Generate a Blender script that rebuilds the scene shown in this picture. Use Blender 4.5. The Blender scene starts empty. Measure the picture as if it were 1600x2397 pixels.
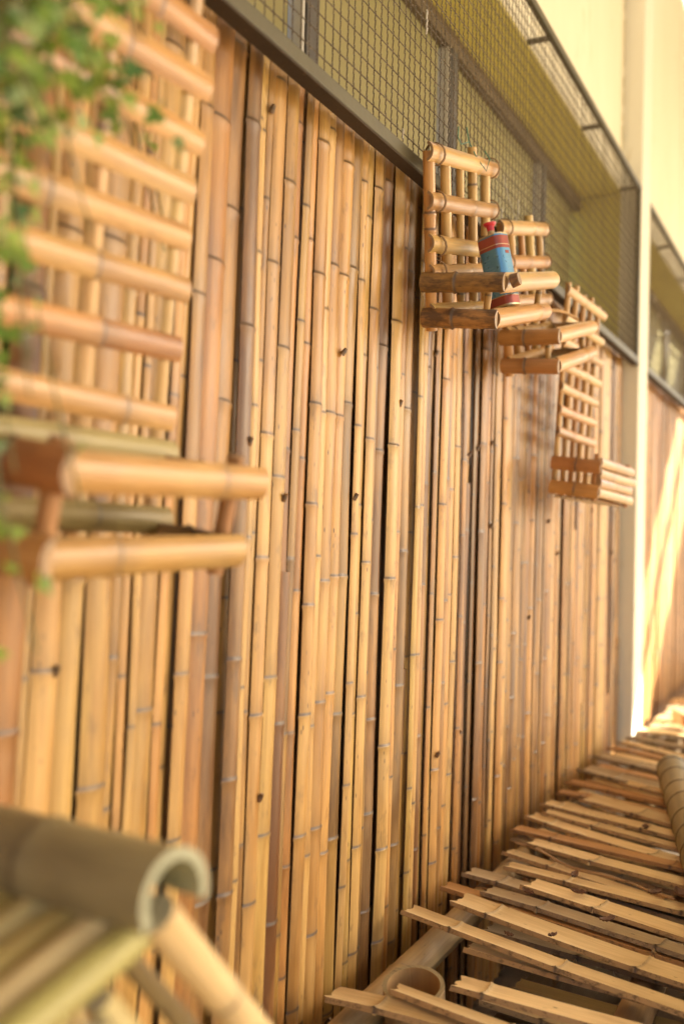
import bpy, bmesh, math, random
from mathutils import Vector, Matrix
random.seed(11)
R = math.radians
E = 1.40                                    # eye height above the ground
sc = bpy.context.scene
COL = sc.collection

# ------------------------------------------------------------------ camera
cam_d = bpy.data.cameras.new('camera'); cam = bpy.data.objects.new('camera', cam_d); COL.objects.link(cam)
AZ, PIT, ROL = R(26.8), R(1.25), R(1.4)
CAM = Vector((0, -.95, E))
fw = Vector((math.cos(AZ)*math.cos(PIT), math.sin(AZ)*math.cos(PIT), math.sin(PIT)))
rt = Vector((math.sin(AZ), -math.cos(AZ), 0)); up = rt.cross(fw)
r2 = math.cos(ROL)*rt + math.sin(ROL)*up; u2 = -math.sin(ROL)*rt + math.cos(ROL)*up
cam.matrix_world = Matrix(((r2.x, u2.x, -fw.x, CAM.x), (r2.y, u2.y, -fw.y, CAM.y), (r2.z, u2.z, -fw.z, CAM.z), (0, 0, 0, 1)))
cam_d.sensor_fit = 'VERTICAL'; cam_d.sensor_height = 36; cam_d.sensor_width = 24
cam_d.lens = 35; cam_d.clip_start = .02; cam_d.clip_end = 400
cam_d.dof.use_dof = True; cam_d.dof.focus_distance = 2.25; cam_d.dof.aperture_fstop = 1.6
sc.camera = cam

# ------------------------------------------------------------------ light
SUN = Vector((1, -1.35, .95)).normalized()
w = bpy.data.worlds.new('World'); sc.world = w; w.use_nodes = True
nt = w.node_tree; nt.nodes.clear()
sky = nt.nodes.new('ShaderNodeTexSky'); sky.sky_type = 'NISHITA'; sky.sun_disc = False
sky.sun_elevation = math.asin(SUN.z); sky.sun_rotation = math.atan2(SUN.x, SUN.y)
sky.air_density = 1.0; sky.dust_density = 3.5; sky.ozone_density = .4
bg = nt.nodes.new('ShaderNodeBackground'); bg.inputs[1].default_value = .055
wo = nt.nodes.new('ShaderNodeOutputWorld')
nt.links.new(sky.outputs[0], bg.inputs[0]); nt.links.new(bg.outputs[0], wo.inputs[0])
sd = bpy.data.lights.new('sun', 'SUN'); sd.energy = 5.0; sd.angle = R(.5); sd.color = (1, .92, .79)
so = bpy.data.objects.new('sun', sd); COL.objects.link(so)
so.rotation_euler = SUN.to_track_quat('Z', 'Y').to_euler(); so.location = (8, -10, 12)
vs = sc.view_settings
vs.view_transform = 'Standard'; vs.look = 'None'; vs.gamma = 1; vs.use_curve_mapping = False
vs.exposure = 2.78
sc.cycles.max_bounces = 10; sc.cycles.diffuse_bounces = 6

# ------------------------------------------------------------------ materials
def newmat(name):
    m = bpy.data.materials.new(name); m.use_nodes = True; n = m.node_tree; n.nodes.clear()
    out = n.nodes.new('ShaderNodeOutputMaterial'); b = n.nodes.new('ShaderNodeBsdfPrincipled')
    n.links.new(b.outputs[0], out.inputs[0]); return m, n, b
def N(n, t, **k):
    x = n.nodes.new(t)
    for a, v in k.items(): setattr(x, a, v)
    return x
def mixc(n, fac, a, b, mode='MIX'):
    x = N(n, 'ShaderNodeMix', data_type='RGBA', blend_type=mode)
    for i, v in ((0, fac), (6, a), (7, b)):
        if isinstance(v, bpy.types.NodeSocket): n.links.new(v, x.inputs[i])
        elif v is not None: x.inputs[i].default_value = v if i == 0 else (*v[:3], 1)
    return x.outputs[2]
def math_(n, op, a, b=None, c=None, clamp=False):
    x = N(n, 'ShaderNodeMath', operation=op); x.use_clamp = clamp
    for i, v in enumerate((a, b, c)):
        if isinstance(v, bpy.types.NodeSocket): n.links.new(v, x.inputs[i])
        elif v is not None: x.inputs[i].default_value = v
    return x.outputs[0]
def ramp(n, fac, stops):
    x = N(n, 'ShaderNodeValToRGB'); e = x.color_ramp.elements
    while len(e) < len(stops): e.new(.5)
    for i, (p, c) in enumerate(stops): e[i].position = p; e[i].color = (*c, 1)
    n.links.new(fac, x.inputs[0]); return x.outputs[0]
def noise(n, vec, scale, detail=3, rough=.55):
    x = N(n, 'ShaderNodeTexNoise'); x.inputs['Scale'].default_value = scale
    x.inputs['Detail'].default_value = detail; x.inputs['Roughness'].default_value = rough
    if vec is not None: n.links.new(vec, x.inputs['Vector'])
    return x.outputs[0]
def vmul(n, v, s):
    x = N(n, 'ShaderNodeVectorMath', operation='MULTIPLY'); n.links.new(v, x.inputs[0]); x.inputs[1].default_value = s
    return x.outputs[0]
def attr(n, name, o='Fac'):
    return N(n, 'ShaderNodeAttribute', attribute_name=name).outputs[o]

def bamboo(name, dark, mid, light, inner=(.60, .42, .22), edge=(.30, .19, .10), rough=.42, spots=.6, stain=.35, staincol=(.10, .06, .035), coat=0.0, stth=.58, weather=.45):
    m, n, b = newmat(name)
    fib = attr(n, 'fib', 'Vector'); tone = attr(n, 'tone'); node = attr(n, 'node'); inn = attr(n, 'inner'); edg = attr(n, 'edge')
    lo = noise(n, vmul(n, fib, (9, 1.7, 31)), 1, 3)
    mid_n = noise(n, vmul(n, fib, (40, 4.5, 57)), 1, 4, .6)
    fine = noise(n, vmul(n, fib, (260, 7, 77)), 1, 3, .6)
    t = math_(n, 'ADD', tone, math_(n, 'MULTIPLY', math_(n, 'SUBTRACT', lo, .5), 1.5))
    t = math_(n, 'ADD', t, math_(n, 'MULTIPLY', math_(n, 'SUBTRACT', mid_n, .5), 1.0), clamp=True)
    c = ramp(n, t, [(0, dark), (.5, mid), (1, light)])
    c = mixc(n, 1, c, ramp(n, fine, [(.25, (.80, .78, .74)), (.7, (1.08, 1.08, 1.08))]), 'MULTIPLY')
    sx = N(n, 'ShaderNodeSeparateXYZ'); n.links.new(fib, sx.inputs[0])
    wn = N(n, 'ShaderNodeTexWhiteNoise', noise_dimensions='1D'); n.links.new(sx.outputs[2], wn.inputs['W'])
    hue = ramp(n, wn.outputs[0], [(0, (.86, .92, .72)), (.28, (.93, .97, .85)), (.36, (1, 1, 1)), (.66, (1.02, 1, .95)), (.72, (1.04, .88, .76)), (1, (.98, .80, .68))])
    c = mixc(n, .85, c, hue, 'MULTIPLY')
    if weather: c = mixc(n, math_(n, 'MULTIPLY', ramp(n, noise(n, vmul(n, fib, (7, 2.2, 43)), 1, 5, .65), [(.5, (0, 0, 0)), (.72, (1, 1, 1))]), weather), c, (.27, .195, .10))
    # brown stains and black speckles, each with its own outline
    st = noise(n, vmul(n, fib, (30, 9, 13)), 1, 5, .68)
    c = mixc(n, math_(n, 'MULTIPLY', ramp(n, st, [(stth, (0, 0, 0)), (stth+.14, (1, 1, 1))]), stain), c, staincol)
    sp = N(n, 'ShaderNodeTexVoronoi'); sp.inputs['Scale'].default_value = 1
    n.links.new(vmul(n, fib, (85, 26, 19)), sp.inputs['Vector'])
    spm = math_(n, 'MULTIPLY', ramp(n, sp.outputs['Distance'], [(.10, (1, 1, 1)), (.17, (0, 0, 0))]),
                ramp(n, noise(n, vmul(n, fib, (14, 3.0, 91)), 1, 2), [(.53, (0, 0, 0)), (.62, (1, 1, 1))]))
    c = mixc(n, math_(n, 'MULTIPLY', spm, spots), c, (.055, .03, .018))
    ci = mixc(n, 1, inner, ramp(n, fine, [(.2, (.82, .80, .76)), (.75, (1.08, 1.08, 1.08))]), 'MULTIPLY')
    ci = mixc(n, 1, ci, ramp(n, tone, [(0, (.62, .60, .55)), (.5, (.95, .95, .93)), (1, (1.12, 1.12, 1.12))]), 'MULTIPLY')
    ci = mixc(n, math_(n, 'MULTIPLY', spm, .7), ci, (.09, .05, .03))
    ci = mixc(n, math_(n, 'MULTIPLY', ramp(n, mid_n, [(.55, (0, 0, 0)), (.8, (1, 1, 1))]), .5), ci, (.36, .20, .09))
    c = mixc(n, inn, c, ci)
    es = noise(n, vmul(n, fib, (170, 48, 9)), 1, 6, .75)
    ce = mixc(n, math_(n, 'MULTIPLY', ramp(n, es, [(.50, (0, 0, 0)), (.64, (1, 1, 1))]), .75), edge, (.05, .032, .02))
    c = mixc(n, edg, c, ce)
    c = mixc(n, math_(n, 'MULTIPLY', node, math_(n, 'ADD', .62, mid_n), clamp=True), c, (.075, .05, .035))
    n.links.new(c, b.inputs['Base Color'])
    rr = math_(n, 'ADD', math_(n, 'MULTIPLY', mid_n, .5), rough - .22)
    rr = math_(n, 'ADD', rr, math_(n, 'MULTIPLY', inn, .15)); n.links.new(rr, b.inputs['Roughness'])
    b.inputs['Coat Weight'].default_value = coat; b.inputs['Coat Roughness'].default_value = .25
    bp = N(n, 'ShaderNodeBump'); bp.inputs['Strength'].default_value = .35; bp.inputs['Distance'].default_value = .0012
    n.links.new(math_(n, 'ADD', fine, mid_n), bp.inputs['Height']); n.links.new(bp.outputs[0], b.inputs['Normal'])
    return m

def surf(name, c1, c2, scale=3., rough=.8, metal=0., bump=.2, c3=None, stretch=(1, 1, 1), dist=.002, thr=(.35, .7)):
    m, n, b = newmat(name)
    co = N(n, 'ShaderNodeTexCoord').outputs['Object']; v = vmul(n, co, stretch)
    a = noise(n, v, scale, 6, .6); f = noise(n, v, scale*9, 4, .6)
    c = mixc(n, ramp(n, a, [(thr[0], (0, 0, 0)), (thr[1], (1, 1, 1))]), c1, c2)
    if c3: c = mixc(n, ramp(n, f, [(.62, (0, 0, 0)), (.72, (1, 1, 1))]), c, c3)
    n.links.new(c, b.inputs['Base Color'])
    n.links.new(math_(n, 'ADD', math_(n, 'MULTIPLY', f, .2), rough-.1), b.inputs['Roughness'])
    b.inputs['Metallic'].default_value = metal
    bp = N(n, 'ShaderNodeBump'); bp.inputs['Strength'].default_value = bump; bp.inputs['Distance'].default_value = dist
    n.links.new(f, bp.inputs['Height']); n.links.new(bp.outputs[0], b.inputs['Normal'])
    return m

M = {}
M['wall'] = bamboo('bamboo_wall', (.15, .07, .024), (.41, .215, .063), (.585, .36, .122), spots=.85, stain=.62, rough=.36)
M['wall2'] = bamboo('bamboo_wall_orange', (.26, .115, .035), (.42, .20, .058), (.54, .29, .10))
M['rack'] = bamboo('bamboo_rack', (.28, .13, .046), (.51, .285, .10), (.66, .43, .17), rough=.33, spots=.4, stain=.3, coat=.2)
M['rack_dark'] = bamboo('bamboo_rack_stained', (.22, .11, .04), (.42, .23, .08), (.55, .34, .12), spots=.8, stain=.9, staincol=(.075, .042, .026), stth=.46)
M['rack_red'] = bamboo('bamboo_rack_red', (.28, .115, .045), (.42, .20, .075), (.50, .27, .11), spots=.3)
M['rack_grey'] = bamboo('bamboo_rack_grey', (.22, .16, .075), (.34, .255, .12), (.44, .34, .17), spots=.4)
M['slat'] = bamboo('bamboo_slat', (.26, .15, .07), (.38, .24, .12), (.5, .34, .18), inner=(.74, .55, .29), edge=(.40, .255, .125), rough=.55, spots=.7)
M['slat_orange'] = bamboo('bamboo_slat_orange', (.26, .13, .05), (.4, .21, .08), (.5, .29, .12), inner=(.52, .29, .115), edge=(.32, .17, .07), rough=.55)
M['slat_grey'] = bamboo('bamboo_slat_grey', (.2, .14, .08), (.3, .22, .13), (.38, .3, .19), inner=(.42, .32, .19), edge=(.26, .19, .12), rough=.65, stain=.7)
M['slat_dark'] = bamboo('bamboo_slat_olive', (.12, .085, .035), (.2, .14, .06), (.27, .2, .09), inner=(.24, .165, .065), edge=(.15, .10, .05), rough=.65)
M['pole'] = bamboo('bamboo_pole', (.22, .14, .07), (.36, .25, .13), (.48, .36, .2), inner=(.50, .31, .13), edge=(.30, .24, .13), rough=.5)
M['green'] = bamboo('bamboo_green', (.13, .12, .045), (.22, .20, .08), (.31, .28, .13), inner=(.4, .36, .2), edge=(.34, .34, .22), rough=.45, stain=.5, staincol=(.1, .075, .05))
M['chair'] = bamboo('bamboo_chair', (.40, .29, .13), (.56, .44, .22), (.68, .57, .33), inner=(.45, .36, .2), edge=(.5, .46, .33), rough=.45)
M['chair_olive'] = bamboo('bamboo_chair_olive', (.22, .19, .06), (.36, .31, .10), (.46, .40, .16), rough=.45)
M['chair_cap'] = bamboo('bamboo_chair_cap', (.20, .16, .085), (.34, .28, .14), (.45, .38, .2), inner=(.36, .36, .22), edge=(.42, .42, .28), rough=.5, stain=.5)
M['plaster'] = surf('cream_plaster', (.83, .78, .60), (.78, .72, .53), 1.2, .85, bump=.4, c3=(.70, .62, .40), stretch=(1.5, 1.5, .35))
M['plaster_in'] = surf('shaded_cream_plaster', (.72, .63, .17), (.66, .57, .15), 1.5, .85, bump=.2)  # cream plaster with the recess shade and bounce put into its colour
M['plaster_p'] = surf('pillar_plaster', (.84, .81, .68), (.79, .75, .60), 1.4, .85, bump=.25, c3=(.72, .66, .50), stretch=(1.5, 1.5, .4))
M['mildew'] = surf('mildew_stain', (.34, .32, .12), (.6, .5, .24), 20, .9)
M['panel'] = surf('olive_glass', (.33, .29, .13), (.28, .245, .105), 2.2, .35, bump=.03)
M['darkwood'] = surf('dark_brown_timber', (.14, .10, .06), (.19, .14, .085), 6, .6, stretch=(1, 1, .2))
M['mullion'] = surf('grey_mullion', (.075, .066, .062), (.12, .108, .095), 9, .5)
M['white'] = surf('white_strip', (.6, .57, .5), (.5, .46, .4), 9, .5)
M['backing'] = surf('dark_backing', (.05, .03, .016), (.085, .05, .028), 5, .9)
M['bar'] = surf('painted_steel', (.085, .074, .036), (.065, .056, .03), 7, .5, bump=.2, c3=(.10, .085, .05))
M['under_shade'] = surf('underside_shade_brown', (.045, .026, .011), (.03, .018, .008), 7, .9, bump=.3, c3=(.09, .055, .025))  # dark brown stands in for the bar's shaded underside
M['wire'] = surf('crimped_wire', (.13, .105, .085), (.2, .165, .13), 30, .38, .7, bump=.3)
M['wirewhite'] = surf('paint_drips', (.72, .68, .6), (.35, .3, .25), 60, .6)
M['ground'] = surf('packed_earth', (.17, .12, .075), (.12, .085, .05), 2.2, .95, bump=.6, c3=(.08, .055, .035), dist=.02)
M['paving'] = surf('sandy_concrete', (.27, .22, .145), (.22, .175, .115), 1.5, .9, bump=.4, dist=.01)
M['leaf'] = None
M['red'] = surf('red_plastic', (.55, .03, .05), (.5, .025, .045), 6, .35, bump=.02)
M['blue'] = surf('blue_tin', (.11, .30, .52), (.17, .37, .56), 9, .3, .6, bump=.03)
M['bandred'] = surf('red_band', (.31, .075, .06), (.35, .09, .07), 14, .32, .4, bump=.03)
M['tin'] = surf('bare_tin', (.72, .62, .42), (.6, .5, .32), 14, .3, .85, bump=.03)
M['print'] = surf('pale_print', (.2, .38, .55), (.14, .33, .52), 40, .5, bump=0)
M['greywire'] = surf('green_wire', (.05, .16, .11), (.06, .2, .13), 40, .4)
M['palewire'] = surf('pale_wire', (.55, .52, .45), (.5, .46, .4), 40, .4, .5)
M['sheet'] = surf('galvanised_sheet', (.23, .24, .24), (.33, .33, .32), 5, .38, .7, bump=.1, c3=(.45, .45, .42))
M['cord'] = surf('rattan_cord', (.24, .14, .06), (.16, .09, .04), 60, .7)
M['brick'] = surf('orange_clay', (.5, .25, .10), (.42, .2, .08), 8, .85, bump=.4)
M['dry'] = surf('dry_leaf', (.115, .05, .03), (.17, .085, .045), 25, .6, bump=.4)
M['bark'] = surf('green_stem', (.13, .15, .05), (.2, .16, .07), 12, .7)
M['petal'] = surf('lilac_petal', (.42, .33, .55), (.5, .42, .6), 12, .6)
M['roof'] = surf('shade_sheet', (.62, .55, .42), (.55, .48, .36), 1.2, .6, bump=.1)
M['steel'] = surf('grey_post', (.3, .29, .27), (.24, .23, .22), 6, .5, .3)

def leafmat():
    m, n, b = newmat('vine_leaf')
    t = attr(n, 'tone')
    c = ramp(n, t, [(0, (.08, .19, .06)), (.35, (.17, .31, .05)), (.7, (.33, .44, .07)), (1, (.36, .48, .25))])
    n.links.new(c, b.inputs['Base Color']); b.inputs['Roughness'].default_value = .4
    tr = N(n, 'ShaderNodeBsdfTranslucent'); n.links.new(c, tr.inputs[0])
    mx = N(n, 'ShaderNodeMixShader'); mx.inputs[0].default_value = .35
    n.links.new(b.outputs[0], mx.inputs[1]); n.links.new(tr.outputs[0], mx.inputs[2])
    out = [x for x in n.nodes if x.type == 'OUTPUT_MATERIAL'][0]; n.links.new(mx.outputs[0], out.inputs[0])
    return m
M['leaf'] = leafmat()

# ------------------------------------------------------------------ mesh builder
class MB:
    def __init__(s): s.v = []; s.f = []; s.a = []          # a: (u, v, rnd, tone, node, inner, edge)
    def vert(s, p, a=(0, 0, 0, .5, 0, 0, 0)): s.v.append(tuple(p)); s.a.append(a); return len(s.v)-1
    def box(s, lo, hi, mat=None, tone=.5):
        i = len(s.v); r = random.random()
        for x in (lo[0], hi[0]):
            for y in (lo[1], hi[1]):
                for z in (lo[2], hi[2]):
                    p = Vector((x, y, z)); s.vert(mat @ p if mat else p, (x+y, z, r, tone, 0, 0, 0))
        for q in ((0, 1, 3, 2), (4, 6, 7, 5), (0, 4, 5, 1), (2, 3, 7, 6), (0, 2, 6, 4), (1, 5, 7, 3)): s.f.append([i+k for k in q])
    def build(s, name, mat, parent=None, smooth=True, bevel=0, angle=38):
        me = bpy.data.meshes.new(name); me.from_pydata(s.v, [], s.f); me.update()
        if s.a:
            A = me.attributes.new('fib', 'FLOAT_VECTOR', 'POINT')
            A.data.foreach_set('vector', [x for a in s.a for x in a[:3]])
            for k, nm in enumerate(('tone', 'node', 'inner', 'edge')):
                B = me.attributes.new(nm, 'FLOAT', 'POINT'); B.data.foreach_set('value', [a[3+k] for a in s.a])
        if smooth:
            me.polygons.foreach_set('use_smooth', [True]*len(me.polygons))
            me.set_sharp_from_angle(angle=R(angle))
        me.materials.append(mat)
        o = bpy.data.objects.new(name, me); COL.objects.link(o)
        if parent: o.parent = parent
        if bevel:
            md = o.modifiers.new('bevel', 'BEVEL'); md.width = bevel; md.segments = 2; md.limit_method = 'ANGLE'
        return o

def arc(rad, ha, th, n=9):
    """closed section of a split culm: convex side towards +out, chord on out = 0"""
    base = rad*math.cos(ha); P = []
    for i in range(n):
        a = -ha+2*ha*i/(n-1); P.append((rad*math.sin(a), rad*math.cos(a)-base, 0, 0))
    r = rad-th; Q = []
    for i in range(n):
        a = ha-2*ha*i/(n-1); Q.append((r*math.sin(a), r*math.cos(a)-base, 1, 0))
    e1 = [(P[-1][0], P[-1][1], 0, 1), (Q[0][0], Q[0][1], 0, 1)]
    e2 = [(Q[-1][0], Q[-1][1], 0, 1), (P[0][0], P[0][1], 0, 1)]
    return P, Q, e1, e2

def frame(P0, P1, out):
    T = (P1-P0).normalized(); O = out-T*out.dot(T); O.normalize(); S = T.cross(O); return T, O, S

def ring_ts(L, nodes, step=.12):
    ts = {0., 1.}
    k = max(1, int(L/step))
    for i in range(1, k): ts.add(i/k)
    for t in nodes:
        for d in (-.03, -.011, -.005, -.0022, 0., .0022, .006, .013, .03, .05):
            q = t+d/L
            if 0 < q < 1: ts.add(q)
    return sorted(ts)
def node_shape(t, L, nodes, amp):
    b = 0; dk = 0
    for q in nodes:
        d = (t-q)*L
        if -.03 < d < .05:
            b += amp*(max(0, 1-abs(d+.0035)/.008) - .35*max(0, 1-abs(d-.003)/.004))
            dk = max(dk, 1-abs(d-.001)/.0046)
            dk = max(dk, .30*(1-abs(d)/.012))
        if 0 <= d < .05: dk = max(dk, .22*(1-d/.05))
        if 0 > d > -.03: dk = max(dk, .12*(1+d/.03))
    return b, max(0, dk)

def split(mb, P0, P1, out, rad, ha, th=.006, nodes=(), tone=.5, tap=1., bow=0., sbow=0., amp=.17, n=9, nridge=0., step=.12, wob=0., kink=1., rag=0., plug=False):
    """one split-bamboo strip swept from P0 to P1"""
    P0 = Vector(P0); P1 = Vector(P1); T, O, S = frame(P0, P1, Vector(out)); L = (P1-P0).length
    P, Q, e1, e2 = arc(rad, ha, th, n); ts = ring_ts(L, nodes, step); rnd = random.random()*20; v0 = random.random()*9
    ph = random.random()*6; base = len(mb.v)
    loops = [P, Q, e1, e2]; rows = []; nodes = sorted(nodes)
    brk = [0.]+list(nodes)+[1.]; ktone = [random.gauss(0, .11) for _ in brk]; kx = [random.gauss(0, .0011) for _ in brk]; ky = [random.gauss(0, .0006) for _ in brk]
    for t in ts:
        b, dk = node_shape(t, L, nodes, amp)
        j = max(i for i in range(len(brk)-1) if brk[i] <= t+1e-9); f = (t-brk[j])/max(1e-6, brk[j+1]-brk[j])
        tn_ = min(1, max(0, tone+ktone[j])); kxo = kx[j]+(kx[j+1]-kx[j])*f; kyo = ky[j]+(ky[j+1]-ky[j])*f
        k = (1+(tap-1)*t)*(1+b)*(1.012-.03*math.sin(math.pi*f)*min(1, L))
        nin = max([0]+[1-abs((t-q)*L)/.007 for q in nodes])*nridge
        C = P0.lerp(P1, t)+O*(bow*4*t*(1-t))+S*(sbow*4*t*(1-t)+wob*math.sin(ph+t*L*7)+kxo*kink)+O*(kyo*kink)
        row = []
        for lp in loops:
            ids = []
            for (x, y, inn, ed) in lp:
                kk = k if not inn else (1+(tap-1)*t)*(1-b*.4)
                ids.append(mb.vert(C+S*(x*kk)+O*(y*kk-(nin if inn else 0))+T*((rag*(math.sin(x*230+ph*5)+.6*math.sin(x*610+ph*9))) if t in (0., 1.) else 0), (x+(.5 if inn else 0), v0+t*L, rnd, tn_, dk*(0.45 if inn else 1), inn, ed)))
            row.append(ids)
        rows.append(row)
    for a, b in zip(rows, rows[1:]):
        for la, lb in zip(a, b):
            for i in range(len(la)-1): mb.f.append([la[i], la[i+1], lb[i+1], lb[i]])
    for row, rev, sg in ((rows[0], 1, 1), (rows[-1], 0, -1)):              # cut ends
        if plug:
            ids = [mb.vert(Vector(mb.v[i])+T*(.0012*sg), (*mb.a[i][:3], tone*.7, 0, .5, .3)) for i in row[1]]
            mb.f.append(ids if rev else ids[::-1])
        m = len(P)
        ip = [mb.vert(mb.v[i], (*mb.a[i][:3], tone, 0, 0, 1)) for i in row[0]]
        iq = [mb.vert(mb.v[i], (*mb.a[i][:3], tone, 0, 0, 1)) for i in row[1]]
        for i in range(m-1):
            q = [ip[i], ip[i+1], iq[m-2-i], iq[m-1-i]]
            mb.f.append(q[::-1] if not rev else q)

def culm(mb, P0, P1, r0, r1=None, nodes=(), tone=.5, open0=False, open1=False, th=.006, amp=.06, n=16, bow=0., out=(0, 0, 1), step=.12):
    """one round bamboo culm; an open end shows its hollow"""
    P0 = Vector(P0); P1 = Vector(P1); r1 = r1 or r0
    T = (P1-P0).normalized(); o = Vector(out)
    if abs(T.dot(o)) > .95: o = Vector((1, 0, 0))
    T, O, S = frame(P0, P1, o); L = (P1-P0).length
    ts = ring_ts(L, nodes, step); rnd = random.random()*20; v0 = random.random()*9; rows = []
    for t in ts:
        b, dk = node_shape(t, L, nodes, amp); r = (r0+(r1-r0)*t)*(1+b)
        C = P0.lerp(P1, t)+O*(bow*4*t*(1-t)); ids = []
        for i in range(n+1):
            a = 2*math.pi*i/n
            ids.append(mb.vert(C+(S*math.cos(a)+O*math.sin(a))*r, (r*a, v0+t*L, rnd, tone, dk, 0, 0)))
        rows.append(ids)
    for a, b in zip(rows, rows[1:]):
        for i in range(n): mb.f.append([a[i], a[i+1], b[i+1], b[i]])
    for (row, C, r, d, op, rev) in ((rows[0], P0, r0, T, open0, 1), (rows[-1], P1, r1, -T, open1, 0)):
        def rg(C, r, inn, ed): return [mb.vert(C+(S*math.cos(2*math.pi*i/n)+O*math.sin(2*math.pi*i/n))*r, (r*6.28*i/n, v0, rnd, tone, 0, inn, ed)) for i in range(n)]
        A = rg(C, r, 0, 1)
        def band(X, Y):
            for i in range(n):
                q = [X[i], X[(i+1) % n], Y[(i+1) % n], Y[i]]; mb.f.append(q[::-1] if rev else q)
        if op:
            Bq = rg(C, r-th, 0, 1); band(A, Bq)
            B2 = rg(C, r-th, 1, 0); D = rg(C+d*min(.08, L*.3), r-th, 1, 0); band(B2, D); mb.f.append(D[::-1] if rev else D)
        else: mb.f.append(A[::-1] if rev else A)

def rods(mb, pts, r, n=6):
    """a wire along a polyline"""
    rows = []
    for i, p in enumerate(pts):
        a = Vector(pts[max(0, i-1)]); b = Vector(pts[min(len(pts)-1, i+1)]); T = (b-a).normalized()
        u = T.cross(Vector((.3, .9, .1))); u.normalize(); v = T.cross(u)
        rows.append([mb.vert(Vector(p)+(u*math.cos(6.2832*k/n)+v*math.sin(6.2832*k/n))*r) for k in range(n)])
    for a, b in zip(rows, rows[1:]):
        for k in range(n): mb.f.append([a[k], a[(k+1) % n], b[(k+1) % n], b[k]])
    mb.f.append(rows[0][::-1]); mb.f.append(rows[-1])

def tag(o, label, cat, group=None):
    o['label'] = label; o['category'] = cat
    if group: o['group'] = group
    return o
def thing(name, label, cat, loc=(0, 0, 0), group=None):
    o = bpy.data.objects.new(name, None); COL.objects.link(o); o.location = loc; o.empty_display_size = .1
    return tag(o, label, cat, group)
def structure(o, kind='structure'): o['kind'] = kind; return o
def rnodes(L, lo=.2, hi=.4, first=None):
    z = random.uniform(.02, hi) if first is None else first; out = []
    while z < L-.02: out.append(z/L); z += random.uniform(lo, hi)
    return out
def boxobj(name, mat, parent, *boxes, bevel=.002):
    b = MB()
    for lo, hi in boxes: b.box(lo, hi)
    return b.build(name, mat, parent, bevel=bevel)

# ------------------------------------------------------------------ ground
g = MB(); k = 24; S_ = 160.
for i in range(k+1):
    for j in range(k+1):
        g.vert((-S_+2*S_*i/k, -S_+2*S_*j/k, 0))
for i in range(k):
    for j in range(k): g.f.append([i*(k+1)+j, (i+1)*(k+1)+j, (i+1)*(k+1)+j+1, i*(k+1)+j+1])
structure(g.build('ground', M['ground']))
p = MB(); p.box((-8, -40, -.05), (40, -1.9, .03)); structure(p.build('paved_yard', M['paving'], bevel=.01))

# ------------------------------------------------------------------ house wall with window recess
BAY1 = (-1.6, 4.90); PIL = (4.90, 5.125); BAY2 = (5.125, 13.0)
ZB, ZT = E+.845, E+1.70
wall = thing('house_wall', 'cream plastered house wall rising above the wire mesh windows', 'wall')
boxobj('upper_wall', M['plaster'], wall, ((BAY1[0], .04, ZT), (PIL[0], .225, E+7.5)), ((BAY2[0], .04, ZT), (BAY2[1], .225, E+7.5)))
boxobj('lower_wall', M['backing'], wall, ((BAY1[0], .045, 0), (PIL[0], .225, ZB+.035)), ((BAY2[0], .045, 0), (BAY2[1], .225, ZB+.035)))
boxobj('recess_lining', M['plaster_in'], wall, ((PIL[0]-.012, .045, ZB), (PIL[0]-.001, .34, ZT-.013)), ((BAY1[0], .043, ZT-.012), (PIL[0]-.013, .43, ZT-.001)),
       ((BAY2[0]+.001, .043, ZT-.012), (BAY2[1], .43, ZT-.001)))
boxobj('return_wall', M['plaster'], wall, ((BAY2[1], -.056, 0), (BAY2[1]+.25, .225, E+7.5)))
pil = thing('pillar', 'pale cream pillar standing between the two bamboo clad bays', 'pillar')
boxobj('shaft', M['plaster_p'], pil, ((PIL[0], -.056, 0), (PIL[1], .36, E+7.5)), bevel=.006)
mb = MB()                                                   # thin line of mildew down the corner of wall and pillar
for i in range(60):
    z = E+1.9+random.random()*1.1; h = random.uniform(.01, .05); x = PIL[0]-random.uniform(.001, .012)
    mb.box((x-random.uniform(.002, .006), .0385, z), (x, .0402, z+h))
mb.build('mildew_streak', M['mildew'], pil)

win = thing('timber_window', 'long olive glazed window with dark frames recessed behind the wire mesh', 'window')
def window(parent, x0, x1, mull):
    boxobj('top_rail', M['darkwood'], parent, ((x0, .235, ZT-.075), (x1, .30, ZT-.013)))
    boxobj('sill_rail', M['darkwood'], parent, ((x0, .235, ZB-.08), (x1, .30, ZB+.03)))
    xs = [x0]+mull+[x1]
    for x, wd in [(q, .062) for q in mull]:
        o = boxobj('mullion', M['mullion'], parent, ((x-wd/2, .232, ZB+.03), (x+wd/2, .292, ZT-.075)))
        boxobj('edge_strip', M['white'], o, ((x-wd/2-.014, .238, ZB+.03), (x-wd/2-.001, .28, ZT-.075)))
    for a, b in zip(xs, xs[1:]):
        boxobj('panel', M['panel'], parent, ((a+.045, .27, ZB+.03), (b-.06, .285, ZT-.075)))
window(win, -1.6, 4.885, [-.6, .55, 2.12, 3.10, 4.22])
win2 = thing('timber_window', 'olive glazed window behind the mesh of the bay beyond the pillar', 'window')
window(win2, 5.14, 13.0, [6.4, 7.6, 8.7, 9.9, 11.1])

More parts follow.
